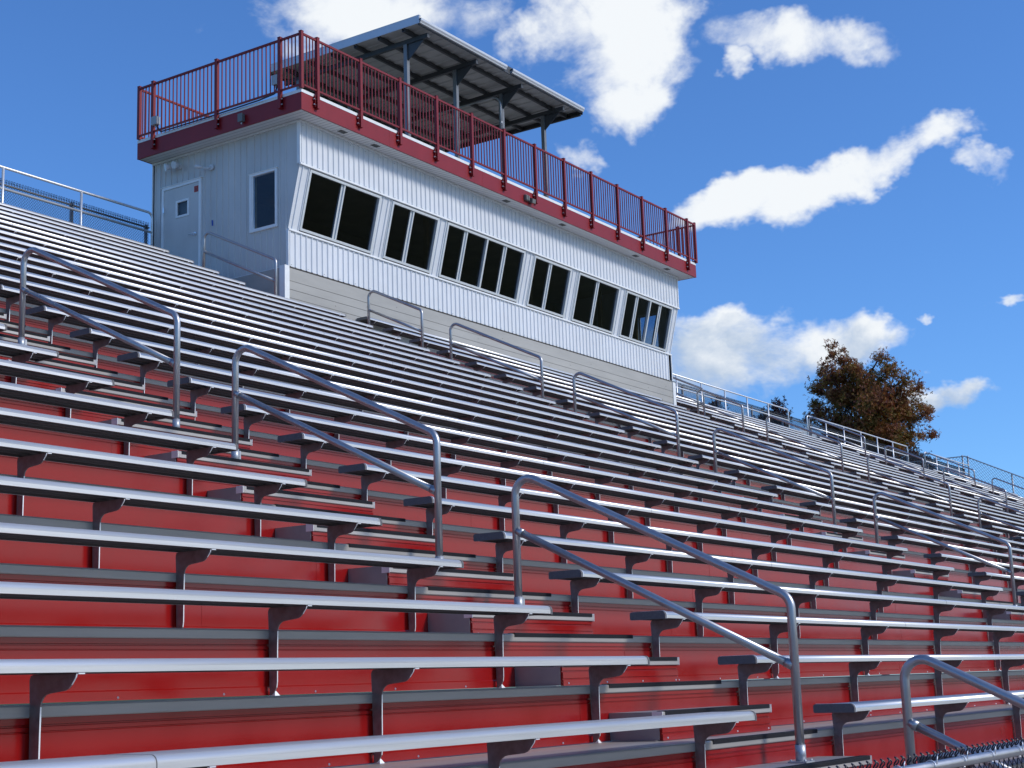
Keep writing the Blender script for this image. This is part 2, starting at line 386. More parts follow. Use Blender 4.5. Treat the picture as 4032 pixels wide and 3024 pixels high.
# ------------------------------------------------------------------ guard rails behind the top row
WALK = 26 * H + T
def guard(xs, label, y=17.65, loop0=False, loop1=True):
    t = thing('guard_rail', label, 'guard rail', (xs[0], y, WALK), 'pipe guard rails behind the top row')
    ox = xs[0]; zt = 9.25 - WALK; zm = 8.87 - WALK; r = .024
    a = MB(); pts = [(0, 0, 0)] if loop0 else []
    pts += [(0, 0, zt), (xs[-1] - ox, 0, zt), (xs[-1] - ox, 0, 0)]
    a.tube(fillet(pts, .1, 6), r, 10); a.obj('top_rail', M['guard'], t)
    b = MB(); b.tube([(0, 0, zm), (xs[-1] - ox, 0, zm)], r * .95, 10); b.obj('middle_rail', M['guard'], t)
    for x in xs[(1 if loop0 else 0):-1]:
        p = MB(); p.tube([(x - ox, 0, 0), (x - ox, 0, zt)], r, 10); p.obj('post', M['guard'], t)
guard([12.11 - 1.70 * q for q in range(13, -1, -1)], 'silver pipe guard rail left of the press box, against the sky')
guard([26.6 + 1.622 * q for q in range(0, 10)], 'silver pipe guard rail starting at the press box right corner')
guard([42.8 + 1.68 * q for q in range(0, 7)], 'silver pipe guard rail passing in front of the big tree', loop0=True)
guard([54.9 + 1.45 * q for q in range(0, 5)], 'silver pipe guard rail at the far right corner of the stand', loop0=True)

# ------------------------------------------------------------------ chain link
def link_mesh(length, height, p, wr, path=None, knuckle=True, kn=(.03, .045)):
    """vertical zigzag wires from x=0..length, z=0..height, in the plane y=0"""
    b = MB(); nc = int(length / p); nk = int(height / p)
    for j in range(nc):
        pts = []
        for k in range(nk + 1):
            side = (k + j) % 2
            pts.append(((j + side) * p, .0022 * (1 if (k % 2) else -1), height - k * p))
        s3 = []; base = len(b.v)
        for q in pts:
            for an in (0, 2.094, 4.189): s3.append((q[0] + wr * math.cos(an), q[1] + wr * math.sin(an), q[2]))
        b.v += s3
        for k in range(nk):
            for c in range(3):
                c2 = (c + 1) % 3; b.f.append([base + 3*k + c, base + 3*k + c2, base + 3*k + 3 + c2, base + 3*k + 3 + c]); b.m.append(0); b.s.append(True)
    return b
def knuckles(b, length, height, p, wr, w, h, n=7, sides=5):
    j = 1
    while j * p < length:
        x = j * p; jx = random.uniform(-.15, .15) * w
        pts = []
        for q in range(n + 1):
            a = -.75 * PI + 1.5 * PI * q / n + 1e-3
            pts.append((x + jx + w * .5 * math.sin(a), .006 * math.cos(q * 1.3), height + h * .62 + h * .38 * math.cos(a)))
        pts = [(x - w * .15, -.004, height - .012)] + pts + [(x + w * .2, .004, height - .012)]
        b.tube(pts, wr, sides); j += 2
def back_fence(x0, x1, label, posts):
    t = thing('chain_link_fence', label, 'fence', (x0, 17.80, WALK - .02), 'chain link fences behind the grandstand')
    h = 1.32; p = .0285
    b = link_mesh(x1 - x0, h, p, .0045); knuckles(b, x1 - x0, h, p, .0052, .034, .040, 5, 4)
    b.obj('wire_mesh', M['vinyl'], t)
    r = MB(); r.tube([(0, .03, h - .045), (x1 - x0, .03, h - .045)], .021, 8); r.obj('top_rail', M['galv'], t)
    for x in posts:
        q = MB(); q.tube([(x - x0, .05, 0), (x - x0, .05, h)], .036, 10); q.obj('post', M['galv'], t)
back_fence(3.0, 12.20, 'black chain link fence behind the top row, left of the press box', [3.1, 5.0, 6.8, 8.6, 10.36, 12.14])
back_fence(26.45, 60.6, 'chain link fence behind the top row, right of the press box', [26.5 + 2.44 * q for q in range(14)] + [60.55])
def end_fence():
    # tall fence down the far end of the stand
    X = 60.7
    t = thing('chain_link_fence', 'tall chain link fence sloping down the far right end of the stand', 'fence', (X, 17.8, WALK), None)
    b = MB(); p = .075; wr = .010; hh = 1.95
    ya = 17.8; yb_ = -3.0; n = int((ya - yb_) / p)
    for j in range(n):
        base = len(b.v); nk = int(hh / p)
        for k in range(nk + 1):
            side = (k + j) % 2; y = -(j + side) * p; z = hh - k * p - (-y) * (H / D)
            for an in (0, 2.094, 4.189): b.v.append((wr * math.cos(an), y + wr * math.sin(an), z))
        for k in range(nk):
            for c in range(3):
                c2 = (c + 1) % 3; b.f.append([base + 3*k + c, base + 3*k + c2, base + 3*k + 3 + c2, base + 3*k + 3 + c]); b.m.append(0); b.s.append(True)
    nk = int(hh / p)
    for j in range(80):
        base = len(b.v)
        for k in range(nk + 1):
            side = (k + j) % 2; y = (j + side) * p; z = hh - k * p
            for an in (0, 2.094, 4.189): b.v.append((wr * math.cos(an), y + wr * math.sin(an), z))
        for k in range(nk):
            for c in range(3):
                c2 = (c + 1) % 3; b.f.append([base + 3*k + c, base + 3*k + c2, base + 3*k + 3 + c2, base + 3*k + 3 + c]); b.m.append(0); b.s.append(True)
    b.obj('wire_mesh', M['galv'], t)
    r = MB(); r.tube([(.03, 6, hh - .02), (.03, 0, hh - .02), (.03, yb_ - ya, hh - .02 - (ya - yb_) * H / D)], .026, 8); r.obj('top_rail', M['galv'], t)
    for y in (6, 3, .12, -.12, -2.0, -5.0, -8.0, -11.0):
        q = MB(); z = -max(0, -y) * H / D; q.tube([(.05, y, z - .2), (.05, y, z + hh + (.04 if abs(y) < .2 else -.02))], .036, 8); q.obj('post', M['galv'], t)
end_fence()
def front_fence():
    x0, x1 = -12.5, 14.0; y = -1.45; zt = -.140; g = -1.25
    t = thing('chain_link_fence', 'black chain link fence with silver top pipe at the bottom right corner', 'fence', (x0, y, g), None)
    r = MB(); r.tube([(0, 0, zt - g), (x1 - x0, 0, zt - g)], .0205, 20); r.obj('top_rail', M['pipe'], t)
    a = -5.2; p = .034; h = zt - g + .006
    b = link_mesh(9.0, h, p, .0026)
    knuckles(b, 9.0, h + .004, p, .0034, .024, .042, 9, 6)
    b.obj('wire_mesh', M['vinyl'], t, (a - x0, .027, 0))
    for q in range(22):
        x = -3.0 + q * .36 + random.uniform(-.02, .02)
        m = MB(); m.tube([(x - x0 + .02 * math.sin(an * .5), -.0245 * math.cos(an), zt - g + .0245 * math.sin(an)) for an in [PI * 2 * s / 14 for s in range(13)]], .0022, 6)
        m.tube([(x - x0, .0245 * 0 - .03, zt - g + .012), (x - x0 - .012, -.036, zt - g + .03), (x - x0 + .004, -.033, zt - g + .040)], .0022, 6)
        m.obj('wire_tie', M['edge'], t)
    for x in (-11, -8, -5, -2.0 + 6, 7, 10, 13):
        q = MB(); q.tube([(x - x0, .05, 0), (x - x0, .05, zt - g - .02)], .03, 10); q.obj('post', M['galv'], t)
front_fence()

# ------------------------------------------------------------------ press box
YB, YU, YK = 14.30, 14.012, 17.75
ZW, ZK0, ZK1, ZS = 7.63, 8.31, 9.455, 10.28
ZD = 10.65
pb = thing('press_box', 'white corrugated press box with a slanted window band above the bleachers', 'press box', (XB0, YB, 6.6))
OFF = Vector((XB0, YB, 6.6))
def pbp(mb, name, m, parent=None):
    return mb.obj(name, m, parent or pb, (0, 0, 0) if parent else tuple(-OFF))
def corr(mb, o, u, v, n, W, Hh, pitch=.146, rise=.020, start=.02, rib=.016, slope=.014):
    """corrugated sheet from o, width W along u, height Hh along v, ribs standing along n"""
    o, u, v, n = Vector(o), Vector(u).normalized(), Vector(v).normalized(), Vector(n).normalized()
    pr = [(0, 0)]; x = start
    while x + rib + 2 * slope < W:
        pr += [(x, 0), (x + slope, rise), (x + slope + rib, rise), (x + 2 * slope + rib, 0)]; x += pitch
    pr.append((W, 0)); base = len(mb.v)
    for (a, h) in pr: mb.v.append(tuple(o + u * a + n * h))
    for (a, h) in pr: mb.v.append(tuple(o + u * a + n * h + v * Hh))
    L = len(pr)
    for k in range(L - 1): mb.f.append([base + k, base + k + 1, base + L + k + 1, base + L + k]); mb.m.append(0); mb.s.append(False)
ex, ey, ez = Vector((1, 0, 0)), Vector((0, 1, 0)), Vector((0, 0, 1))
W = XB1 - XB0
m = MB(); corr(m, (XB0, YU, ZK1 + .02), ex, ez, -ey, W, ZS - ZK1 - .05); pbp(m, 'upper_siding', M['white_metal'])
m = MB(); corr(m, (XB0, YB, ZW), ex, ez, -ey, W, ZK0 - ZW - .01); pbp(m, 'lower_siding', M['white_metal'])
m = MB()
for q in range(31):
    x = XB0 + .06 + q * .438
    for (y, z) in ((YU, ZK1 + .045), (YU, ZS - .09), (YB, ZW + .03), (YB, ZK0 - .06)):
        m.box((x + .02, y - .0045, z), (x + .034, y - .0, z + .014))
pbp(m, 'siding_screws', M['boxgrey'])
# side walls (left with openings for door and window)
DY0, DY1, DZ0, DZ1 = 16.44, 17.48, 7.78, 9.72
WY0, WY1, WZ0, WZ1 = 14.56, 15.18, 8.42, 9.47
m = MB(); n = -ex; s = -ey          # u runs from back to front
def lw(ya, yb_, za, zb): # strip of left wall between y's
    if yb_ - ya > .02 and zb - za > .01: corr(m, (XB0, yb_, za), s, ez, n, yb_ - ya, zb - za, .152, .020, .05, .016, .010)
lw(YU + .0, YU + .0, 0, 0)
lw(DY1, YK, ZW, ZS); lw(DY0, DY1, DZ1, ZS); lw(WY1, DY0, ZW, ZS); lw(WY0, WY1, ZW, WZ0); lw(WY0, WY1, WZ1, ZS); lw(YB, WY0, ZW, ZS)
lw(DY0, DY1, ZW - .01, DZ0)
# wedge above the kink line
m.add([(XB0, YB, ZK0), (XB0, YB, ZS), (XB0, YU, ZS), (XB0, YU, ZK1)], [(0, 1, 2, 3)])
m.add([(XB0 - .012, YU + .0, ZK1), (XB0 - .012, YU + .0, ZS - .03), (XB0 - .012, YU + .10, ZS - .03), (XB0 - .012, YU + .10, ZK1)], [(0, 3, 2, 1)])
pbp(m, 'side_wall', M['white_shaded'])
m = MB()   # right side wall with a window opening
RY0, RY1, RZ0, RZ1 = 14.56, 15.12, 8.42, 9.40
for (a, b, c, d) in ((YB, RY0, 7.0, ZS), (RY1, YK, 7.0, ZS), (RY0, RY1, 7.0, RZ0), (RY0, RY1, RZ1, ZS)): m.box((XB1 - .1, a, c), (XB1, b, d))
m.add([(XB1, YB, ZK0), (XB1, YU, ZK1), (XB1, YU, ZS), (XB1, YB, ZS)], [(0, 1, 2, 3)])
pbp(m, 'side_wall', M['white_shaded'])
m = MB(); m.box((XB0, YK - .08, 6.6), (XB1, YK, ZS)); pbp(m, 'rear_wall', M['white_shaded'])
m = MB(); m.box((XB0 + .12, YB + .25, ZW + .05), (XB1 - .12, YK - .1, ZW + .12)); m.box((XB0 + .12, YU + .2, ZS - .12), (XB1 - .12, YK - .1, ZS - .06))
m.box((XB0 + .10, YK - .12, ZW + .1), (XB1 - .12, YK - .085, ZS - .1)); m.box((XB0 + .06, YB + .3, ZW), (XB0 + .08, WY0 - .03, ZS - .1)); m.box((XB0 + .06, WY1 + .05, ZW), (XB0 + .08, YK - .1, ZS - .1))
m.box((XB0 + .1, YB + .06, ZW), (XB1 - .1, YB + .08, ZK0 - .06)); m.box((XB0 + .1, YU + .06, ZK1 + .06), (XB1 - .1, YU + .08, ZS - .1))
m.box((XB0 + .3, YB + .1, ZK0 - .12), (XB1 - .3, YB + .7, ZK0 - .08))
pbp(m, 'interior_lining', M['interior'])
m = MB()
for xx in (17.9, 21.9, 25.1): m.box((xx, YB + 1.2, ZW + .1), (xx + .09, YB + 1.29, ZS - .12))
m.box((XB1 - .16, RY1 + .02, RZ0 - .1), (XB1 - .11, RY1 + .14, RZ1 + .1)); m.box((XB0 + .085, WY1 - .01, WZ0 - .05), (XB0 + .13, WY1 + .12, WZ1 + .05))
pbp(m, 'timber_stud', M['wood'])
# tan base
m = MB()
zz = [6.6, 6.905, 7.052, 7.205, 7.362, 7.60]
for a, b in zip(zz[:-1], zz[1:]): m.box((XB0 - .09, YB - .012, a + .004), (XB1 + .02, YB + .05, b - .004))
m.box((XB0 - .08, YB - .004, 6.6), (XB1 + .01, YB + .04, 7.60), 1)
m.box((XB0 - .10, YB - .014, 7.603), (XB1 + .03, YB + .05, 7.612), 1)
m.box((XB0 - .085, YB + .055, 6.6), (XB0 - .055, YK, 7.60))
for k in range(40):
    x = XB0 + .35 + .9 * (k % 16); z = zz[1 + k % 4] + .07
    m.box((x, YB - .0145, z), (x + .012, YB - .012, z + .012), 1)
pbp(m, 'base_siding', [M['tan'], M['tan_gap']])
m = MB(); m.box((XB0 - .115, YB - .028, 6.6), (XB0 + .005, YB + .01, 7.625)); m.box((XB0 - .118, YB - .0285, 6.6), (XB0 - .098, YB + .10, 7.624))
pbp(m, 'corner_trim', M['trim']); m = MB(); m.box((XB1 + .0, YB - .028, 6.6), (XB1 + .14, YB + .012, 7.6)); pbp(m, 'corner_trim', M['trim'])
m = MB()
m.box((XB0 - .018, YU - .024, ZK1 + .02), (XB0 + .006, YU + .05, ZS - .03)); m.box((XB1 - .01, YU - .024, ZK1 + .02), (XB1 + .02, YU + .05, ZS - .03))
m.box((XB0 - .014, YB - .024, ZW), (XB0 + .006, YB + .05, ZK0 - .01)); m.box((XB1 - .01, YB - .024, ZW), (XB1 + .02, YB + .05, ZK0))
m.box((XB0 - .03, YU - .042, ZS - .035), (XB1 + .03, YU - .0, ZS - .003)); m.box((XB0 - .04, YU, ZS - .035), (XB0 - .003, YK, ZS - .003))
m.box((XB0 - .02, YU - .040, ZK1 - .012), (XB1 + .02, YU + .0, ZK1 + .019)); m.box((XB0 - .01, YB - .036, ZK0 - .028), (XB1 + .02, YB + .0, ZK0 + .004))
m.box((XB0 - .02, YK - .22, ZW), (XB0 - .0135, YK - .2, ZS - .04)); m.box((XB0 - .024, YK - .012, ZW), (XB0 + .0, YK + .006, ZS - .04))
m.box((XB0 - .02, YB, ZW - .016), (XB0 - .001, DY0, ZW + .003))
pbp(m, 'white_flashing', M['trim'])
# slanted band
sl = Vector((0, YU - YB, ZK1 - ZK0)); SH = sl.length; sv = sl.normalized(); sn = Vector((0, -sv.z, sv.y))
WIN = [[12.49, 13.47, 14.5], [14.86, 15.54, 16.34], [16.63, 17.33, 18.04, 18.75, 19.44], [19.82, 20.53, 21.33], [21.66, 22.56, 23.5], [23.82, 24.41, 25.01, 25.56, 26.13]]
WN = ['first', 'second', 'third', 'fourth', 'fifth', 'sixth']
cur = XB0
for w in WIN + [[XB1]]:
    a, b = cur, w[0]; m = MB()
    if b - a > .02: corr(m, (a, YB, ZK0), ex, sv, sn, b - a, SH, .16, .018, .07, .012, .012); pbp(m, 'band_siding', M['white_metal'])
    cur = w[-1]
def sbox(mb, x0, x1, v0, v1, n0, n1, mi=0):
    O = Vector((0, YB, ZK0)); vs = []
    for nn in (n0, n1):
        for (x, v) in ((x0, v0), (x1, v0), (x1, v1), (x0, v1)): vs.append(O + ex * x + sv * v + sn * nn)
    mb.add(vs, [(0, 1, 2, 3)[::-1], (4, 5, 6, 7), (0, 1, 5, 4), (1, 2, 6, 5), (2, 3, 7, 6), (3, 0, 4, 7)], mi)
for w, wn in zip(WIN, WN):
    f = MB(); v0, v1 = .035, SH - .03; fw_ = .045
    sbox(f, w[0], w[0] + fw_, v0, v1, -.05, .030); sbox(f, w[-1] - fw_, w[-1], v0, v1, -.05, .030)
    sbox(f, w[0] + fw_, w[-1] - fw_, v1 - fw_, v1, -.05, .0295); sbox(f, w[0] + fw_, w[-1] - fw_, v0, v0 + fw_, -.05, .0295)
    sbox(f, w[0] - .03, w[0], v0 - .02, v1 + .015, -.01, .012); sbox(f, w[-1], w[-1] + .03, v0 - .02, v1 + .015, -.01, .012)
    for k in range(1, len(w) - 1):
        x = w[k]; wide = .034 if k % 2 else .05
        sbox(f, x - wide / 2, x + wide / 2, v0 + fw_, v1 - fw_, -.045, .016 if k % 2 else .028)
    for k in range(len(w) - 1):
        if k % 2 == 0:
            sbox(f, w[k + 1] - .075, w[k + 1] - .02, v0 + fw_ + .003, v1 - fw_ - .003, -.048, -.008)
    fo = pbp(f, 'window', M['frame'])
    fo['label'] = 'slanted sliding window, %s from the left' % wn
    for k in range(len(w) - 1):
        g = MB(); sbox(g, w[k] + .02, w[k + 1] - .02, v0 + .02, v1 - .02, -.030 if k % 2 else -.018, (-.026 if k % 2 else -.014)); pbp(g, 'pane', M['glass'], fo)
# left window and door
f = MB()
for (a, b, c, d) in ((WY0 - .025, WY0 + .02, WZ0 - .025, WZ1 + .025), (WY1 - .02, WY1 + .025, WZ0 - .025, WZ1 + .025), (WY0 + .02, WY1 - .02, WZ1 - .02, WZ1 + .025), (WY0 + .02, WY1 - .02, WZ0 - .025, WZ0 + .03)):
    f.box((XB0 - .036, a, c), (XB0 + .04, b, d))
f.box((XB0 - .05, WY0 - .04, WZ1 + .0255), (XB0 + .0, WY1 + .04, WZ1 + .034))
f.box((XB0 - .02, WY1 - .05, WZ0 + .03), (XB0 + .03, WY1 - .02, WZ1 - .02))
fo = pbp(f, 'window', M['trim']); fo['label'] = 'tall narrow window in the left wall'
g = MB(); g.box((XB0 + .0, WY0 + .02, WZ0 + .03), (XB0 + .005, WY1 - .05, WZ1 - .02)); pbp(g, 'pane', M['glass_side'], fo)
f = MB()
for (a, b, c, d) in ((RY0 - .04, RY0, RZ0 - .04, RZ1 + .04), (RY1, RY1 + .04, RZ0 - .04, RZ1 + .04), (RY0, RY1, RZ1, RZ1 + .04), (RY0, RY1, RZ0 - .04, RZ0)): f.box((XB1 - .12, a, c), (XB1 + .03, b, d))
fo = pbp(f, 'window', M['trim']); fo['label'] = 'window in the far right wall'
g = MB(); g.box((XB1 - .05, RY0, RZ0), (XB1 - .045, RY1, RZ1)); pbp(g, 'pane', M['glass_side'], fo)
f = MB(); DM = XB0 - .03
fr = .055
f.box((XB0 - .034, DY0, DZ0), (XB0 + .02, DY0 + fr, DZ1)); f.box((XB0 - .034, DY1 - fr, DZ0), (XB0 + .02, DY1, DZ1)); f.box((XB0 - .034, DY0 + fr, DZ1 - fr), (XB0 + .02, DY1 - fr, DZ1))
f.box((XB0 - .048, DY0 - .03, DZ1 + .001), (XB0, DY1 + .03, DZ1 + .012))
pbp(f, 'door_frame', M['trim'])
dr = MB(); V0, V1, U0, U1 = 16.76, 17.10, 9.06, 9.39
a, b, c, d = DY0 + fr + .004, DY1 - fr - .004, DZ0 + .01, DZ1 - fr - .004
for (p, q, r_, s_) in ((a, V0, c, d), (V1, b, c, d), (V0, V1, c, U0), (V0, V1, U1, d)): dr.box((XB0 - .020, p, r_), (XB0 + .02, q, s_))
dro = pbp(dr, 'door', M['white_shaded'])
x = MB()
for (p, q, r_, s_) in ((V0 - .005, V0 + .035, U0 - .005, U1 + .005), (V1 - .035, V1 + .005, U0 - .005, U1 + .005), (V0 + .035, V1 - .035, U1 - .035, U1 + .005), (V0 + .035, V1 - .035, U0 - .005, U0 + .035)): x.box((XB0 - .032, p, r_), (XB0 - .0, q, s_))
pbp(x, 'window_frame', M['trim'], dro)
x = MB(); x.box((XB0 - .006, V0 + .02, U0 + .02), (XB0 - .002, V1 - .02, U1 - .02)); pbp(x, 'pane', M['glass_side'], dro)
x = MB(); hy = DY0 + .15; hz = 8.66
x.tube([(XB0 - .020, hy, hz), (XB0 - .035, hy, hz)], .036, 14); x.tube([(XB0 - .035, hy, hz), (XB0 - .075, hy, hz), (XB0 - .08, hy + .02, hz), (XB0 - .08, hy + .12, hz - .008)], .011, 8)
pbp(x, 'handle', M['screw'], dro)
for hz in (8.30, 9.22):
    x = MB(); x.box((XB0 - .044, DY1 - fr - .02, hz), (XB0 - .020, DY1 - fr + .012, hz + .11)); pbp(x, 'hinge', M['screw'], dro)
x = MB(); sy, sz = DY0 + .075, 9.47; x.box((XB0 - .0225, sy, sz), (XB0 - .020, sy + .11, sz + .12))
x.box((XB0 - .0235, sy + .02, sz + .065), (XB0 - .0222, sy + .09, sz + .105), 1)
x.box((XB0 - .0245, sy + .03, sz + .074), (XB0 - .0232, sy + .08, sz + .096), 0); x.box((XB0 - .0235, sy + .02, sz + .045), (XB0 - .0222, sy + .09, sz + .054), 1)
x.box((XB0 - .0235, sy + .025, sz + .014), (XB0 - .0222, sy + .085, sz + .036), 1); x.box((XB0 - .0245, sy + .035, sz + .020), (XB0 - .0232, sy + .075, sz + .030), 0)
pbp(x, 'notice', [M['signred'], M['signdark']], dro)
# blue tape on the wall
# deck, fascia and soffit
DX0, DX1, DYF, DYB = 11.835, 26.78, 13.62, 17.78
m = MB(); m.box((DX0 + .03, DYF + .03, ZS + .002), (DX1 - .03, DYB - .03, ZS + .012)); pbp(m, 'soffit', M['soffit'])
m = MB(); m.box((DX0 + .02, DYF + .02, ZS + .1), (DX1 - .02, DYB - .02, ZD - .002)); pbp(m, 'roof_deck', M['deck'])
m = MB()
m.box((DX0, DYF, ZS), (DX1, DYF + .02, ZD - .056)); m.box((DX0, DYB - .02, ZS), (DX1, DYB, ZD - .056))
m.box((DX0, DYF + .0205, ZS), (DX0 + .02, DYB - .0205, ZD - .056)); m.box((DX1 - .02, DYF + .0205, ZS), (DX1, DYB - .0205, ZD - .056))
m.box((DX0 - .001, DYF - .001, ZS - .004), (DX1 + .001, DYF + .03, ZS - .0002)); m.box((DX0 - .001, DYF + .031, ZS - .004), (DX0 + .03, DYB, ZS - .0002))
for xx in (14.3, 17.35, 20.4, 23.45): m.box((xx, DYF - .0015, ZS), (xx + .02, DYF - .0002, ZD - .056))
pbp(m, 'fascia', M['maroon'])
m = MB()
m.box((DX0 - .004, DYF - .004, ZD - .055), (DX1 + .004, DYF + .03, ZD + .002)); m.box((DX0 - .004, DYF + .0305, ZD - .055), (DX0 + .03, DYB, ZD + .002))
m.box((DX1 - .03, DYF + .0305, ZD - .055), (DX1 + .004, DYB, ZD + .002))
pbp(m, 'deck_edge', M['trim'])
for xx in (13.16, 14.11, 18.48, 20.69, 23.99, 25.56):
    m = MB(); m.box((xx - .09, 13.76, ZS - .006), (xx + .09, 13.86, ZS + .003)); 
    for q in range(6): m.box((xx - .08, 13.768 + q * .015, ZS - .009), (xx + .08, 13.773 + q * .015, ZS - .006))
    pbp(m, 'soffit_vent', M['lampdark'])

# deck railing
rl = thing('deck_railing', 'dark red picket railing around the flat roof of the press box', 'railing', (DX0, DYF, ZD))
RO = Vector((DX0, DYF, ZD))
FX = [11.78, 12.22, 13.42, 14.59, 15.76, 16.95, 18.12, 19.30, 20.48, 21.65, 22.83, 24.01, 25.20, 26.33, 26.70]
SY = [17.72, 17.32, 15.65, 14.09, 13.60]
def rpost(x, y, side, low=True):
    m = MB(); z0 = ZD - .27 if low else ZD + .01
    w = .032
    cx, cy = x, y
    m.box((cx - w, cy - w, z0), (cx + w, cy + w, ZD + 1.07)); m.box((cx - w - .004, cy - w - .004, ZD + 1.07), (cx + w + .004, cy + w + .004, ZD + 1.078))
    if low:
        if side == 'f':
            m.box((cx - w - .035, cy - .01, z0 + .02), (cx - w - .028, cy + .05, z0 + .24)); m.box((cx - w, cy + .02, z0 + .03), (cx + w, cy + .05, z0 + .2))
            for zz_ in (.07, .17): m.tube([(cx - w - .055, cy + .012, z0 + zz_), (cx - w, cy + .012, z0 + zz_)], .014, 8, 1)
        else:
            for zz_ in (.07, .17): m.tube([(cx - .01, cy - w - .03, z0 + zz_), (cx - .01, cy - w, z0 + zz_)], .012, 8, 1)
            m.box((cx, cy - w, z0 + .03), (cx + .05, cy + w, z0 + .2))
    m.obj('post', [M['rail_red'], M['galv']], rl, tuple(-RO))
def rpanel(a, b, n=None):
    a, b = Vector(a), Vector(b); d = (b - a); L = d.length; u = d.normalized(); a = a + u * .034; b = b - u * .034; L -= .068
    m = MB(); v = Vector((-u.y, u.x, 0)) * .016
    def bar(p, q, hw, hh):
        w = Vector((-u.y, u.x, 0)) * hw
        vs = [p - w, p + w, q + w, q - w]; zz_ = Vector((0, 0, hh))
        m.add([x - zz_ for x in vs] + [x + zz_ for x in vs], [(0, 3, 2, 1), (4, 5, 6, 7), (0, 1, 5, 4), (1, 2, 6, 5), (2, 3, 7, 6), (3, 0, 4, 7)])
    bar(a + ez * (ZD + 1.02), b + ez * (ZD + 1.02), .017, .019); bar(a + ez * (ZD + .065), b + ez * (ZD + .065), .017, .015)
    k = max(2, round((L + .068) / .1065)); 
    for q in range(1, k):
        p = a + u * (L * q / k); m.box((p.x - .0085, p.y - .0085, ZD + .08), (p.x + .0085, p.y + .0085, ZD + 1.001))
    m.obj('railing_panel', M['rail_red'], rl, tuple(-RO))
YR = DYF - .036; XLr = DX0 - .036
for k, x in enumerate(FX[1:-1]): rpost(x, YR, 'f')
YP = DYF + .0
for k, x in enumerate(FX): FX[k] = x
cl = (XLr + .03, YR + .03)
rpost(XLr + .02, YR + .02, 'c', False); rpost(DX1 + .0, YR + .02, 'c', False); rpost(XLr + .02, SY[0], 'c', False); rpost(DX1 + .0, SY[0], 'c', False)
pts = [XLr + .02] + FX[1:-1] + [DX1]
for a, b in zip(pts[:-1], pts[1:]): rpanel((a, YR, 0), (b, YR, 0))
for y in SY[1:-1]: rpost(XLr, y, 's'); rpost(DX1 + .036, y, 's')
yy = [SY[0]] + SY[1:-1] + [YR + .02]
for a, b in zip(yy[:-1], yy[1:]): rpanel((XLr, b, 0), (XLr, a, 0)); rpanel((DX1 + .036, b, 0), (DX1 + .036, a, 0))
bx = [XLr + .02, 14.0, 16.2, 18.4, 20.6, 22.8, 25.0, DX1]
for x in bx[1:-1]: rpost(x, SY[0], 'c', False)
for a, b in zip(bx[:-1], bx[1:]): rpanel((a, SY[0], 0), (b, SY[0], 0))

# canopy
CX0, CX1, CY0, CY1, CZ = 15.27, 21.40, 13.60, 17.54, 13.10
CC = [15.66, 17.33, 19.02, 20.71]; CYC = 14.22
cn = thing('camera_canopy', 'flat steel canopy with dark underside standing on the press box roof', 'canopy', (CX0, CYC, ZD)); CO = Vector((CX0, CYC, ZD))
def cnp(mb, name, m, parent=None): return mb.obj(name, m, parent or cn, (0, 0, 0) if parent else tuple(-CO))
def zr(y): return CZ - .010 * (y - CY0)
m = MB(); xx = CX0 + .02; pr = [(0, 0)]
while xx < CX1 - .25:
    pr += [(xx - CX0, 0), (xx - CX0 + .02, -.026), (xx - CX0 + .10, -.026), (xx - CX0 + .12, 0)]; xx += .305
pr.append((CX1 - CX0, 0)); L_ = len(pr)
for y in (CY0, CY1):
    for (a, h) in pr: m.v.append((CX0 + a, y, zr(y) + .05 + h))
for k in range(L_ - 1): m.f.append([k, k + 1, L_ + k + 1, L_ + k]); m.m.append(0); m.s.append(False)
m.add([(CX0, CY0, zr(CY0) + .09), (CX1, CY0, zr(CY0) + .09), (CX1, CY1, zr(CY1) + .09), (CX0, CY1, zr(CY1) + .09)], [(0, 1, 2, 3)], 1)
cnp(m, 'roof_sheet', [M['roofdark'], M['roofedge']])
for q in range(6):
    y = CY0 + .38 + q * .62; m = MB()
    m.box((CX0 + .03, y, zr(y) - .045), (CX1 - .03, y + .012, zr(y) + .03)); m.box((CX0 + .03, y, zr(y) - .052), (CX1 - .03, y + .05, zr(y) - .0455)); m.box((CX0 + .03, y + .055, zr(y) - .045), (CX1 - .03, y + .067, zr(y) + .03)); cnp(m, 'purlin', M['beam'])
for x in CC:
    m = MB(); 
    m.prism([(CY0 + .06, zr(CY0) - .055), (CY1 - .05, zr(CY1) - .055), (CY1 - .05, zr(CY1) - .15), (CY0 + .06, zr(CY0) - .15)], (x - .035, 0, 0), ey, ez, (.07, 0, 0)); cnp(m, 'beam', M['beam'])
    m = MB(); m.prism([(CYC - .045, zr(CYC) - .15), (CYC - .045, zr(CYC) - .50), (CY0 + .16, zr(CYC) - .15)], (x - .006, 0, 0), ey, ez, (.012, 0, 0)); cnp(m, 'haunch_plate', M['beam'])
    m = MB(); m.box((x - .042, CYC - .042, ZD), (x + .042, CYC + .042, zr(CYC) - .15)); m.box((x - .09, CYC - .09, ZD), (x + .09, CYC + .09, ZD + .012)); cnp(m, 'column', M['column'])
    m = MB(); m.box((x - .042, 17.05, ZD), (x + .042, 17.134, zr(17) - .15)); cnp(m, 'column', M['column'])
m = MB(); m.box((CX0 - .012, CY0 - .02, CZ + .0), (CX0, CY1 + .02, CZ + .17)); m.box((CX0 - .014, CY0 - .02, CZ + .16), (CX0 + .05, CY1, CZ + .175)); cnp(m, 'gable_trim', M['roofedge'])
m = MB(); m.box((CX1, CY0 - .02, CZ - .06), (CX1 + .012, CY1 + .02, CZ + .14)); m.box((CX1 - .05, CY0 + .02, CZ - .09), (CX1 - .001, CY1, CZ - .06)); cnp(m, 'gable_trim', M['beam'])
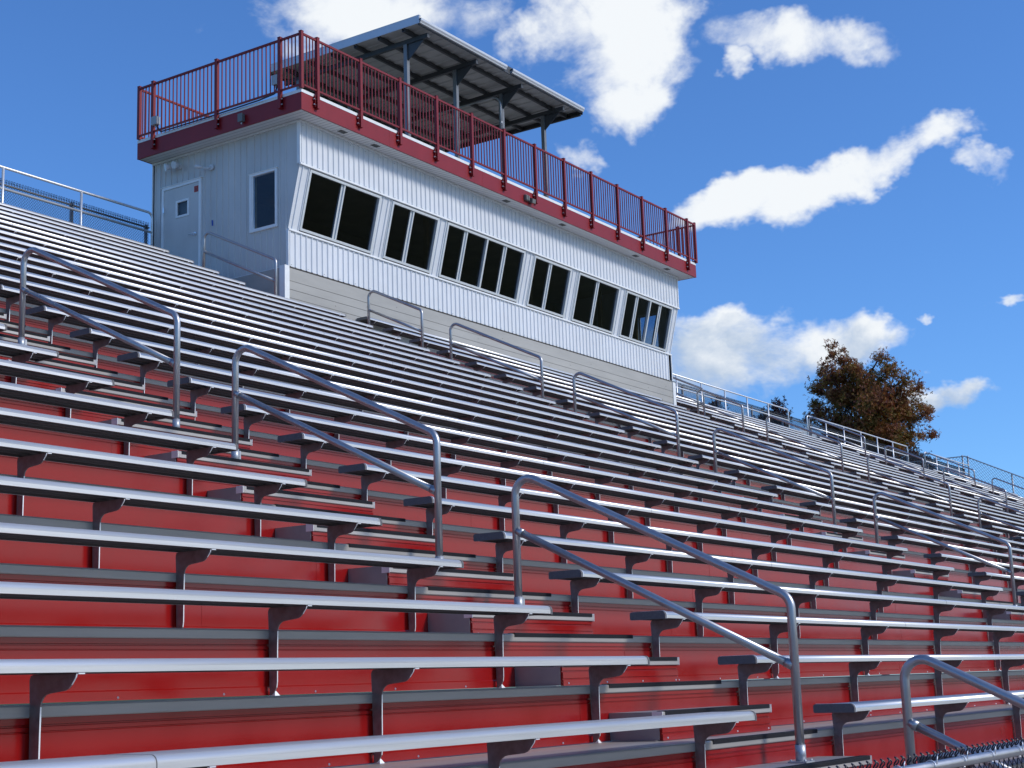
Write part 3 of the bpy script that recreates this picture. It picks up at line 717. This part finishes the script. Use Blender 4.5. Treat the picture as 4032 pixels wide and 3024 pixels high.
m = MB(); m.box((CX0, CY1, CZ - .06), (CX1, CY1 + .02, CZ + .13)); cnp(m, 'rear_trim', M['beam'])
gp = [(-.002, 0), (-.045, 0), (-.052, .02), (-.075, .05), (-.075, .095), (-.069, .095), (-.069, .052), (-.046, .022), (-.04, .008), (-.002, .008)]
for (a, b) in ((CX0 - .01, 18.27), (18.49, CX1 + .012)):
    m = MB(); m.prism(gp, (a, CY0, CZ), ey, ez, (b - a, 0, 0)); m.add([(a, CY0 - .075, CZ + .095), (a, CY0 - .002, CZ + .0), (a, CY0 - .002, CZ + .095)], [(0, 1, 2)]); m.box((a, CY0 - .069, CZ + .05), (b, CY0, CZ + .09)); cnp(m, 'gutter', M['gutter'])
m = MB(); m.box((CX0, CY0 - .002, CZ - .03), (CX1, CY0 + .02, CZ + .14)); cnp(m, 'front_trim', M['beam'])
m = MB(); x = CC[2] - .10
m.tube(fillet([(x - .02, 15.9, 12.86), (x - .02, CYC - .06, 12.86), (x, CYC - .05, 12.05)], .22, 8), .017, 8); m.tube([(x, CYC - .05, 12.22), (x, CYC - .05, 12.28)], .026, 8); m.tube([(x, CYC - .05, 12.02), (x, CYC - .05, 12.07)], .024, 8)
cnp(m, 'conduit', M['galv'])

# fixtures
def twin_flood(loc, label, s=1.):
    t = thing('floodlight', label, 'floodlight', loc)
    b = MB(); b.tube([(0, 0, 0), (-.04, 0, 0)], .055, 12); b.tube([(-.04, 0, 0), (-.055, 0, 0)], .045, 12); b.obj('wall_plate', M['lampwhite'], t)
    for sy, tilt in ((.17, -.3), (-.03, .5)):
        h = MB(); p = Vector((-.13, sy, .0)); d = Vector((-.75, .45 if sy > 0 else .1, -.25)).normalized()
        h.tube([(-.05, 0, 0), (-.08, sy * .5, -.01), tuple(p - d * .02)], .014, 6)
        h.tube([p - d * .05, p - d * .03, p + d * .03, p + d * .075, p + d * .08], .05, 14, rad=[.02, .045, .058, .075, .070]); h.obj('lamp_head', M['lampwhite'], t)
twin_flood((XB0 - .012, 17.0, 10.06), 'white twin floodlight on the side wall above the door')
t = thing('floodlight', 'small white single floodlight on the side wall right of the door', 'floodlight', (XB0 - .012, 16.17, 9.86))
b = MB(); b.tube([(0, 0, 0), (-.035, 0, 0)], .055, 12); b.obj('wall_plate', M['lampwhite'], t)
b = MB(); p = Vector((-.15, .16, .01)); d = Vector((-.5, .75, .1)).normalized(); b.tube([(-.03, 0, 0), (-.08, .04, -.03), p - d * .03], .018, 8); b.tube([p - d * .05, p, p + d * .06, p + d * .1], .04, 12, rad=[.02, .032, .04, .034]); b.obj('lamp_head', M['lampwhite'], t)
t = thing('floodlight', 'small grey twin floodlight mounted on the front red fascia', 'floodlight', (19.03, DYF, 10.42))
b = MB(); b.box((-.16, -.05, -.06), (-.02, 0, .06)); b.box((-.15, -.065, -.05), (-.10, -.05, .05)); b.box((-.08, -.065, -.05), (-.03, -.05, .05)); b.obj('junction_box', M['lampdark'], t)
b = MB(); b.prism([(0, .05), (-.11, .0), (-.10, -.09), (0, -.06)], (.02, 0, 0), ey, ez, (.12, 0, 0)); b.tube([(.05, -.03, .02), (.0, -.02, .02)], .012, 6); b.obj('lamp_head', M['lampdark'], t)
t = tag(MB().obj('blue_tape', M['blue']), 'strip of blue tape stuck on the side wall right of the door', 'tape'); bpy.data.objects.remove(t)
b = MB(); b.add([(0, 0, 0), (0, .035, .005), (-.001, .042, .11), (-.001, .006, .108)], [(0, 1, 2, 3)]); b.add([(.004, 0, 0), (.004, .035, .005), (.003, .042, .11), (.003, .006, .108)], [(3, 2, 1, 0)])
tag(b.obj('blue_tape', M['blue'], None, (XB0 - .008, 16.14, 8.73)), 'strip of blue tape stuck on the side wall right of the door', 'tape')
def jbox(loc, label, sz, m):
    t = thing('junction_box', label, 'junction box', loc, 'junction boxes along the left edge of the roof')
    b = MB(); x, y, z = sz; b.box((-x, -y / 2, 0), (0, y / 2, z)); b.obj('housing', m, t)
    c = MB(); c.box((-x - .008, -y / 2 - .006, -.006), (-x, y / 2 + .006, z + .006)); c.obj('cover', m, t)
    d = MB(); d.tube([(-x / 2, 0, 0), (-x / 2, 0, -.05)], .014, 8); d.obj('cable_gland', M['galv'], t)
    return t
jbox((DX0 - .02, 17.22, 10.82), 'light grey box on the railing at the left rear corner post', (.09, .15, .15), M['boxgrey'])
jbox((DX0 + .02, 14.20, 10.86), 'light grey box on the railing near the front left corner', (.08, .12, .17), M['boxgrey'])
jbox((DX0 - .01, 15.02, 10.36), 'small dark grey box hanging on the left red fascia', (.07, .10, .14), M['lampdark'])
jbox((19.12, CYC + .3, 11.0), 'pale box on the canopy column seen behind the pickets', (.06, .10, .13), M['boxgrey'])
b = MB(); b.tube(fillet([(DX0 - .05, 17.20, 10.80), (DX0 - .05, 17.10, 10.66), (DX0 - .045, 16.6, 10.655), (DX0 - .045, 15.8, 10.65), (DX0 - .045, 14.6, 10.66), (DX0 - .045, 14.2, 10.69), (DX0 - .03, 14.16, 10.84)], .05, 4), .014, 8)
tag(b.obj('power_cable', M['cable']), 'black cable running along the left edge of the roof', 'cable')

# ------------------------------------------------------------------ trees
def tree(base, clumps, label, leafm, nleaf, size, group=None, trunk_r=.3):
    base = Vector(base); t = thing('tree', label, 'tree', tuple(base), group)
    tk = MB(); cen = sum((Vector(c[:3]) for c in clumps), Vector()) / len(clumps)
    top = Vector((cen.x, cen.y, max(c[2] for c in clumps) - 1.0)); n = 9
    spine = [base.lerp(top, k / n) + Vector((random.uniform(-.12, .12), random.uniform(-.12, .12), 0)) * (k > 0) for k in range(n + 1)]
    tk.tube([p - base for p in spine], .2, 8, rad=[trunk_r * (1 - .9 * k / n) for k in range(n + 1)])
    lf = MB()
    def leaf(p, s):
        a = Vector((random.gauss(0, 1), random.gauss(0, 1), random.gauss(0, 1))).normalized(); b_ = a.cross(Vector((random.gauss(0, 1), random.gauss(0, 1), random.gauss(0, 1)))).normalized()
        c = a.cross(b_); q = p - base; o = len(lf.v)
        lobes = (0, 1.15, -1.15)
        lf.v.append(tuple(q))
        for an in lobes:
            d = a * math.cos(an) + b_ * math.sin(an); e_ = b_ * math.cos(an) - a * math.sin(an)
            k = 1. if an == 0 else .8; i0 = len(lf.v)
            lf.v += [tuple(q + d * s * .5 * k + e_ * s * .2 + c * s * .08), tuple(q + d * s * k), tuple(q + d * s * .5 * k - e_ * s * .2 + c * s * .08)]
            lf.f.append([o, i0, i0 + 1, i0 + 2]); lf.m.append(0); lf.s.append(False)
    tot = sum(c[3] ** 2.3 for c in clumps)
    for (x, y, z, r) in clumps:
        c = Vector((x, y, z)); hz = max(base.z + (top.z - base.z) * .25, z - r * .9 - abs(x - cen.x) * .6 - .6)
        k = min(n, max(0, (hz - base.z) / (top.z - base.z) * n)); k0 = int(k); st = spine[k0].lerp(spine[min(n, k0 + 1)], k - k0)
        mid = st.lerp(c, .5) + Vector((0, 0, -.15 * (c - st).length * .3))
        tk.tube([st - base, mid - base, c - base], .05, 6, rad=[trunk_r * .32, trunk_r * .2, trunk_r * .08])
        cnt_ = int(nleaf * r ** 2.3 / tot); nb = max(4, int(cnt_ / 42))
        for _ in range(nb):
            d = Vector((random.gauss(0, 1), random.gauss(0, 1), random.gauss(.15, 1))).normalized(); tip = c + d * r * random.uniform(.35, 1.0)
            m0 = c.lerp(tip, .5) + Vector((random.uniform(-.1, .1), random.uniform(-.1, .1), -.05)) * r
            tk.tube([c - base, m0 - base, tip - base], .02, 4, rad=[trunk_r * .07, trunk_r * .045, trunk_r * .02])
            sz = random.uniform(.10, .24) * max(.7, r) ** .5 * 1.25
            for _ in range(42):
                u = random.random() ** .5
                p = m0.lerp(tip, u) + Vector((random.gauss(0, sz), random.gauss(0, sz), random.gauss(0, sz * .8)))
                leaf(p, size * random.uniform(.7, 1.25))
    tk.obj('trunk', M['bark'], t); lf.obj('crown', leafm, t)
def at(px, py, dist):
    """point on the view line of a photo pixel at a given distance from the viewer's spot"""
    d = (r2 * ((px - 2016) / 6043.6) - u2 * ((py - 1512) / 6043.6) + fw).normalized(); return CP + d * dist
def cl3(lst, dist, spread=1.):
    out = []
    for (px, py, r) in lst:
        rr = r * dist / 6043.6; n = 1 if r < 70 else 2
        for q in range(n):
            p = at(px, py, dist + (random.uniform(-1.6, 1.6) if n == 2 else random.uniform(-.8, .8)) * spread); out.append((p.x, p.y, p.z, rr))
    return out
big = [(3290, 1395, 42), (3235, 1450, 38), (3330, 1440, 50), (3275, 1490, 60), (3395, 1480, 50), (3375, 1450, 42), (3340, 1510, 58), (3420, 1545, 62), (3290, 1560, 50), (3470, 1400, 38), (3495, 1455, 48), (3440, 1500, 50), (3560, 1490, 36), (3545, 1540, 55),
       (3610, 1530, 34), (3625, 1590, 38), (3650, 1625, 34), (3600, 1650, 55), (3225, 1540, 48), (3205, 1600, 34), (3240, 1640, 50), (3190, 1650, 22), (3330, 1570, 80), (3440, 1590, 85), (3520, 1620, 75),
       (3300, 1690, 75), (3400, 1700, 90), (3500, 1720, 80), (3590, 1720, 45), (3650, 1705, 32), (3560, 1780, 50), (3470, 1800, 70), (3360, 1800, 70), (3260, 1770, 50), (3420, 1880, 80), (3300, 1880, 60)]
c = at(3415, 1700, 86)
tree((c.x, c.y, -1.25), cl3(big, 86), 'large tree with rust and olive autumn leaves behind the stand', M['leaf'], 34000, .15, None, .24)
sm = [(3066, 1598, 16), (3050, 1640, 24), (3085, 1640, 16), (3020, 1660, 24), (3070, 1690, 28), (2985, 1680, 20), (2930, 1690, 22), (2895, 1700, 22), (2868, 1640, 13), (2870, 1680, 20), (2820, 1600, 12), (2805, 1640, 14), (2960, 1720, 30), (2880, 1740, 30)]
c = at(2970, 1750, 72)
tree((c.x, c.y, -1.25), cl3(sm, 72, .6), 'small dark purple tree left of the large autumn tree', M['leaf2'], 7000, .12, None, .16)
sr = [(3590, 1800, 24), (3640, 1820, 22), (3610, 1850, 34), (3660, 1860, 26), (3700, 1880, 18), (3560, 1860, 30), (3640, 1900, 34), (3580, 1920, 40), (3720, 1900, 16)]
c = at(3620, 1950, 78)
tree((c.x, c.y, -1.25), cl3(sr, 78, .6), 'low dark tree peeking over the stand right of the large autumn tree', M['leaf2'], 6000, .13, None, .16)

# ------------------------------------------------------------------ ground
m = MB(); m.add([(-2500, -2500, -1.26), (2500, -2500, -1.26), (2500, 2500, -1.26), (-2500, 2500, -1.26)], [(0, 1, 2, 3)]); struct(m.obj('ground', M['grass']))
m = MB(); m.add([(-60, -14.5, -1.254), (90, -14.5, -1.254), (90, -5.5, -1.254), (-60, -5.5, -1.254)], [(0, 1, 2, 3)]); struct(m.obj('running_track', M['track']))
m = MB(); m.add([(-60, -5.4, -1.252), (90, -5.4, -1.252), (90, 19, -1.252), (-60, 19, -1.252)], [(0, 1, 2, 3)]); struct(m.obj('path', M['concrete']))

# ------------------------------------------------------------------ light
SE, SA = math.radians(36), math.radians(158)     # azimuth from +Y towards +X
sd = Vector((math.sin(SA) * math.cos(SE), math.cos(SA) * math.cos(SE), math.sin(SE)))
sun = bpy.data.lights.new('sun', 'SUN'); sun.energy = 2.2; sun.angle = math.radians(13); sun.color = (1, .945, .86)
so = link('sun', sun, None, (0, -30, 40)); so.rotation_euler = (-sd).to_track_quat('-Z', 'Y').to_euler()
w = bpy.data.worlds.new('World'); SC.world = w; w.use_nodes = True; nt = w.node_tree; nt.nodes.clear()
out = nt.nodes.new('ShaderNodeOutputWorld'); bg = nt.nodes.new('ShaderNodeBackground'); bg.inputs[1].default_value = .15
sky = nt.nodes.new('ShaderNodeTexSky'); sky.sky_type = 'NISHITA'; sky.sun_disc = False; sky.sun_elevation = SE; sky.sun_rotation = SA
sky.altitude = 100; sky.air_density = 1.0; sky.dust_density = .25; sky.ozone_density = 2.6
N = nt.nodes.new; Lk = nt.links.new
def mth(op, a, b=None, c=None, clamp=False):
    n = N('ShaderNodeMath'); n.operation = op; n.use_clamp = clamp
    for k, x in enumerate((a, b, c)):
        if x is None: continue
        if isinstance(x, (int, float)): n.inputs[k].default_value = x
        else: Lk(x, n.inputs[k])
    return n.outputs[0]
tc = N('ShaderNodeTexCoord'); nrm = N('ShaderNodeVectorMath'); nrm.operation = 'NORMALIZE'; Lk(tc.outputs['Generated'], nrm.inputs[0])
sep = N('ShaderNodeSeparateXYZ'); Lk(nrm.outputs[0], sep.inputs[0])
az = mth('MULTIPLY', mth('ARCTAN2', sep.outputs[0], sep.outputs[1]), 180 / PI); el = mth('MULTIPLY', mth('ARCSINE', sep.outputs[2]), 180 / PI)
def fbm(scale, off=(0, 0, 0), detail=9, rough=.58, dist=.0):
    mp = N('ShaderNodeMapping'); mp.inputs['Location'].default_value = off; mp.inputs['Scale'].default_value = (1, 1, 1.35); Lk(nrm.outputs[0], mp.inputs[0])
    n = N('ShaderNodeTexNoise'); n.inputs['Scale'].default_value = scale; n.inputs['Detail'].default_value = detail; n.inputs['Roughness'].default_value = rough; n.inputs['Distortion'].default_value = dist
    Lk(mp.outputs[0], n.inputs[0]); return n.outputs[0]
n1 = fbm(16, (3.1, 1.7, .4), 10, .60, .25); n2 = fbm(5.5, (.3, 4.1, 2.2), 4, .5)
# cloud centres on the sky: azimuth, elevation, half width, half height, tilt, weight
CL = [(51.3, 24.9, 4.0, 1.6, 0, 1.0), (48.9, 24.3, 1.9, 1.3, 0, .62), (58.6, 24.3, 1.7, 1.7, 0, .95), (60.9, 23.5, 2.2, 2.5, -6, 1.2), (60.8, 21.2, 1.7, 1.2, 0, .95), (58.9, 19.6, 1.3, .6, -20, .52),
      (67.5, 23.2, 2.9, .95, -4, .9), (65.3, 22.3, .8, .9, 20, .7), (64.3, 16.9, 2.4, .75, 10, 1.2), (66.6, 17.4, 2.4, .95, 10, 1.25), (69.3, 18.1, 2.2, .90, 14, 1.2), (71.9, 18.75, 1.6, .8, 5, 1.1), (74.2, 18.0, 1.3, .45, -8, .75),
      (64.6, 11.7, 2.9, 1.15, -2, 1.25), (66.6, 12.0, 2.4, 1.1, -3, 1.25), (69.0, 12.0, 1.9, .95, -6, 1.1), (71.9, 9.5, .95, .62, -4, 1.1), (74.9, 12.9, .7, .30, 0, .9), (44.4, 24.8, 2.2, .5, 4, .15), (72.3, 12.9, .5, .2, 0, .25), (63.6, 9.3, 1.6, .45, 0, .55), (67.6, 8.2, 2.0, .6, -5, .8), (112, 7, 24, 7.5, 0, 1.25), (150, 9, 22, 9, 0, 1.2), (196, 8, 22, 7, 0, 1.2)]  # the wide last entries are unseen banks added to whiten riser and metal reflections
wa = fbm(13, (7.7, 2.1, 5.2), 5, .6); wb = fbm(13, (1.4, 8.8, 3.3), 5, .6)
azw = mth('MULTIPLY_ADD', mth('SUBTRACT', wa, .5), 6.5, az); elw = mth('MULTIPLY_ADD', mth('SUBTRACT', wb, .5), 4.2, el)
F = V = None
for (a, e, ra, rb, tl, wt) in CL:
    ca = math.cos(math.radians(e)); c, s_ = math.cos(math.radians(tl)), math.sin(math.radians(tl))
    dx = mth('MULTIPLY', mth('SUBTRACT', azw, a), ca); dy = mth('SUBTRACT', elw, e)
    u = mth('ADD', mth('MULTIPLY', dx, c / ra), mth('MULTIPLY', dy, s_ / ra))
    v = mth('SUBTRACT', mth('MULTIPLY', dy, c / rb), mth('MULTIPLY', dx, s_ / rb))
    d = mth('MULTIPLY_ADD', u, u, mth('MULTIPLY', v, v))
    g = mth('MAXIMUM', mth('MULTIPLY_ADD', d, -.9, 1.25 + (wt - 1) * 1.2), -1.6)
    gv = mth('MULTIPLY_ADD', v, .35, g)
    F = g if F is None else mth('MAXIMUM', F, g); V = gv if V is None else mth('MAXIMUM', V, gv)
V = mth('SUBTRACT', V, F)
# clouds elsewhere in the sky, so that metal and glass have something to reflect
far = mth('MULTIPLY', mth('SUBTRACT', n2, .56), 5.0)
inview = mth('MULTIPLY', mth('LESS_THAN', mth('ABSOLUTE', mth('SUBTRACT', az, 57)), 25), mth('LESS_THAN', el, 34))
far = mth('SUBTRACT', far, mth('MULTIPLY', inview, 9))
F = mth('MAXIMUM', F, far)
dens = mth('ADD', F, mth('MULTIPLY', mth('SUBTRACT', n1, .50), 3.6))
mask = N('ShaderNodeMapRange'); mask.interpolation_type = 'SMOOTHSTEP'; mask.inputs[1].default_value = .0; mask.inputs[2].default_value = 1.35; Lk(dens, mask.inputs[0])
above = mth('GREATER_THAN', el, .5)
mk = mth('MULTIPLY', mask.outputs[0], above)
n3 = fbm(16, (3.1 + .010, 1.7 - .006, .4 + .030), 10, .60, .25); n4 = fbm(9, (1, 2, 3), 6, .55)
sh = mth('ADD', mth('MULTIPLY', mth('SUBTRACT', n1, n3), 1.6), mth('ADD', mth('MULTIPLY', mth('SUBTRACT', n4, .50), 1.7), mth('MULTIPLY', V, 1.3)))
shade = N('ShaderNodeMapRange'); shade.interpolation_type = 'SMOOTHSTEP'; shade.inputs[1].default_value = -.36; shade.inputs[2].default_value = .58; Lk(sh, shade.inputs[0])
cc = N('ShaderNodeMix'); cc.data_type = 'RGBA'; cc.inputs[6].default_value = (2.6, 3.2, 4.1, 1); cc.inputs[7].default_value = (4.9, 5.1, 5.3, 1); Lk(shade.outputs[0], cc.inputs[0])
hs = N('ShaderNodeMix'); hs.data_type = 'RGBA'; hs.blend_type = 'MULTIPLY'; hs.inputs[0].default_value = 1; hs.inputs[7].default_value = (.38, .62, .94, 1); Lk(sky.outputs[0], hs.inputs[6])
mx = N('ShaderNodeMix'); mx.data_type = 'RGBA'; Lk(mk, mx.inputs[0]); Lk(hs.outputs[2], mx.inputs[6]); Lk(cc.outputs[2], mx.inputs[7])
Lk(mx.outputs[2], bg.inputs[0]); Lk(bg.outputs[0], out.inputs[0])

SC.view_settings.view_transform = 'Standard'; SC.view_settings.look = 'None'; SC.view_settings.exposure = .3; SC.view_settings.gamma = 1
SC.render.engine = 'CYCLES'; SC.cycles.use_denoising = True; SC.cycles.max_bounces = 5; SC.cycles.transparent_max_bounces = 12; SC.cycles.sample_clamp_indirect = 6
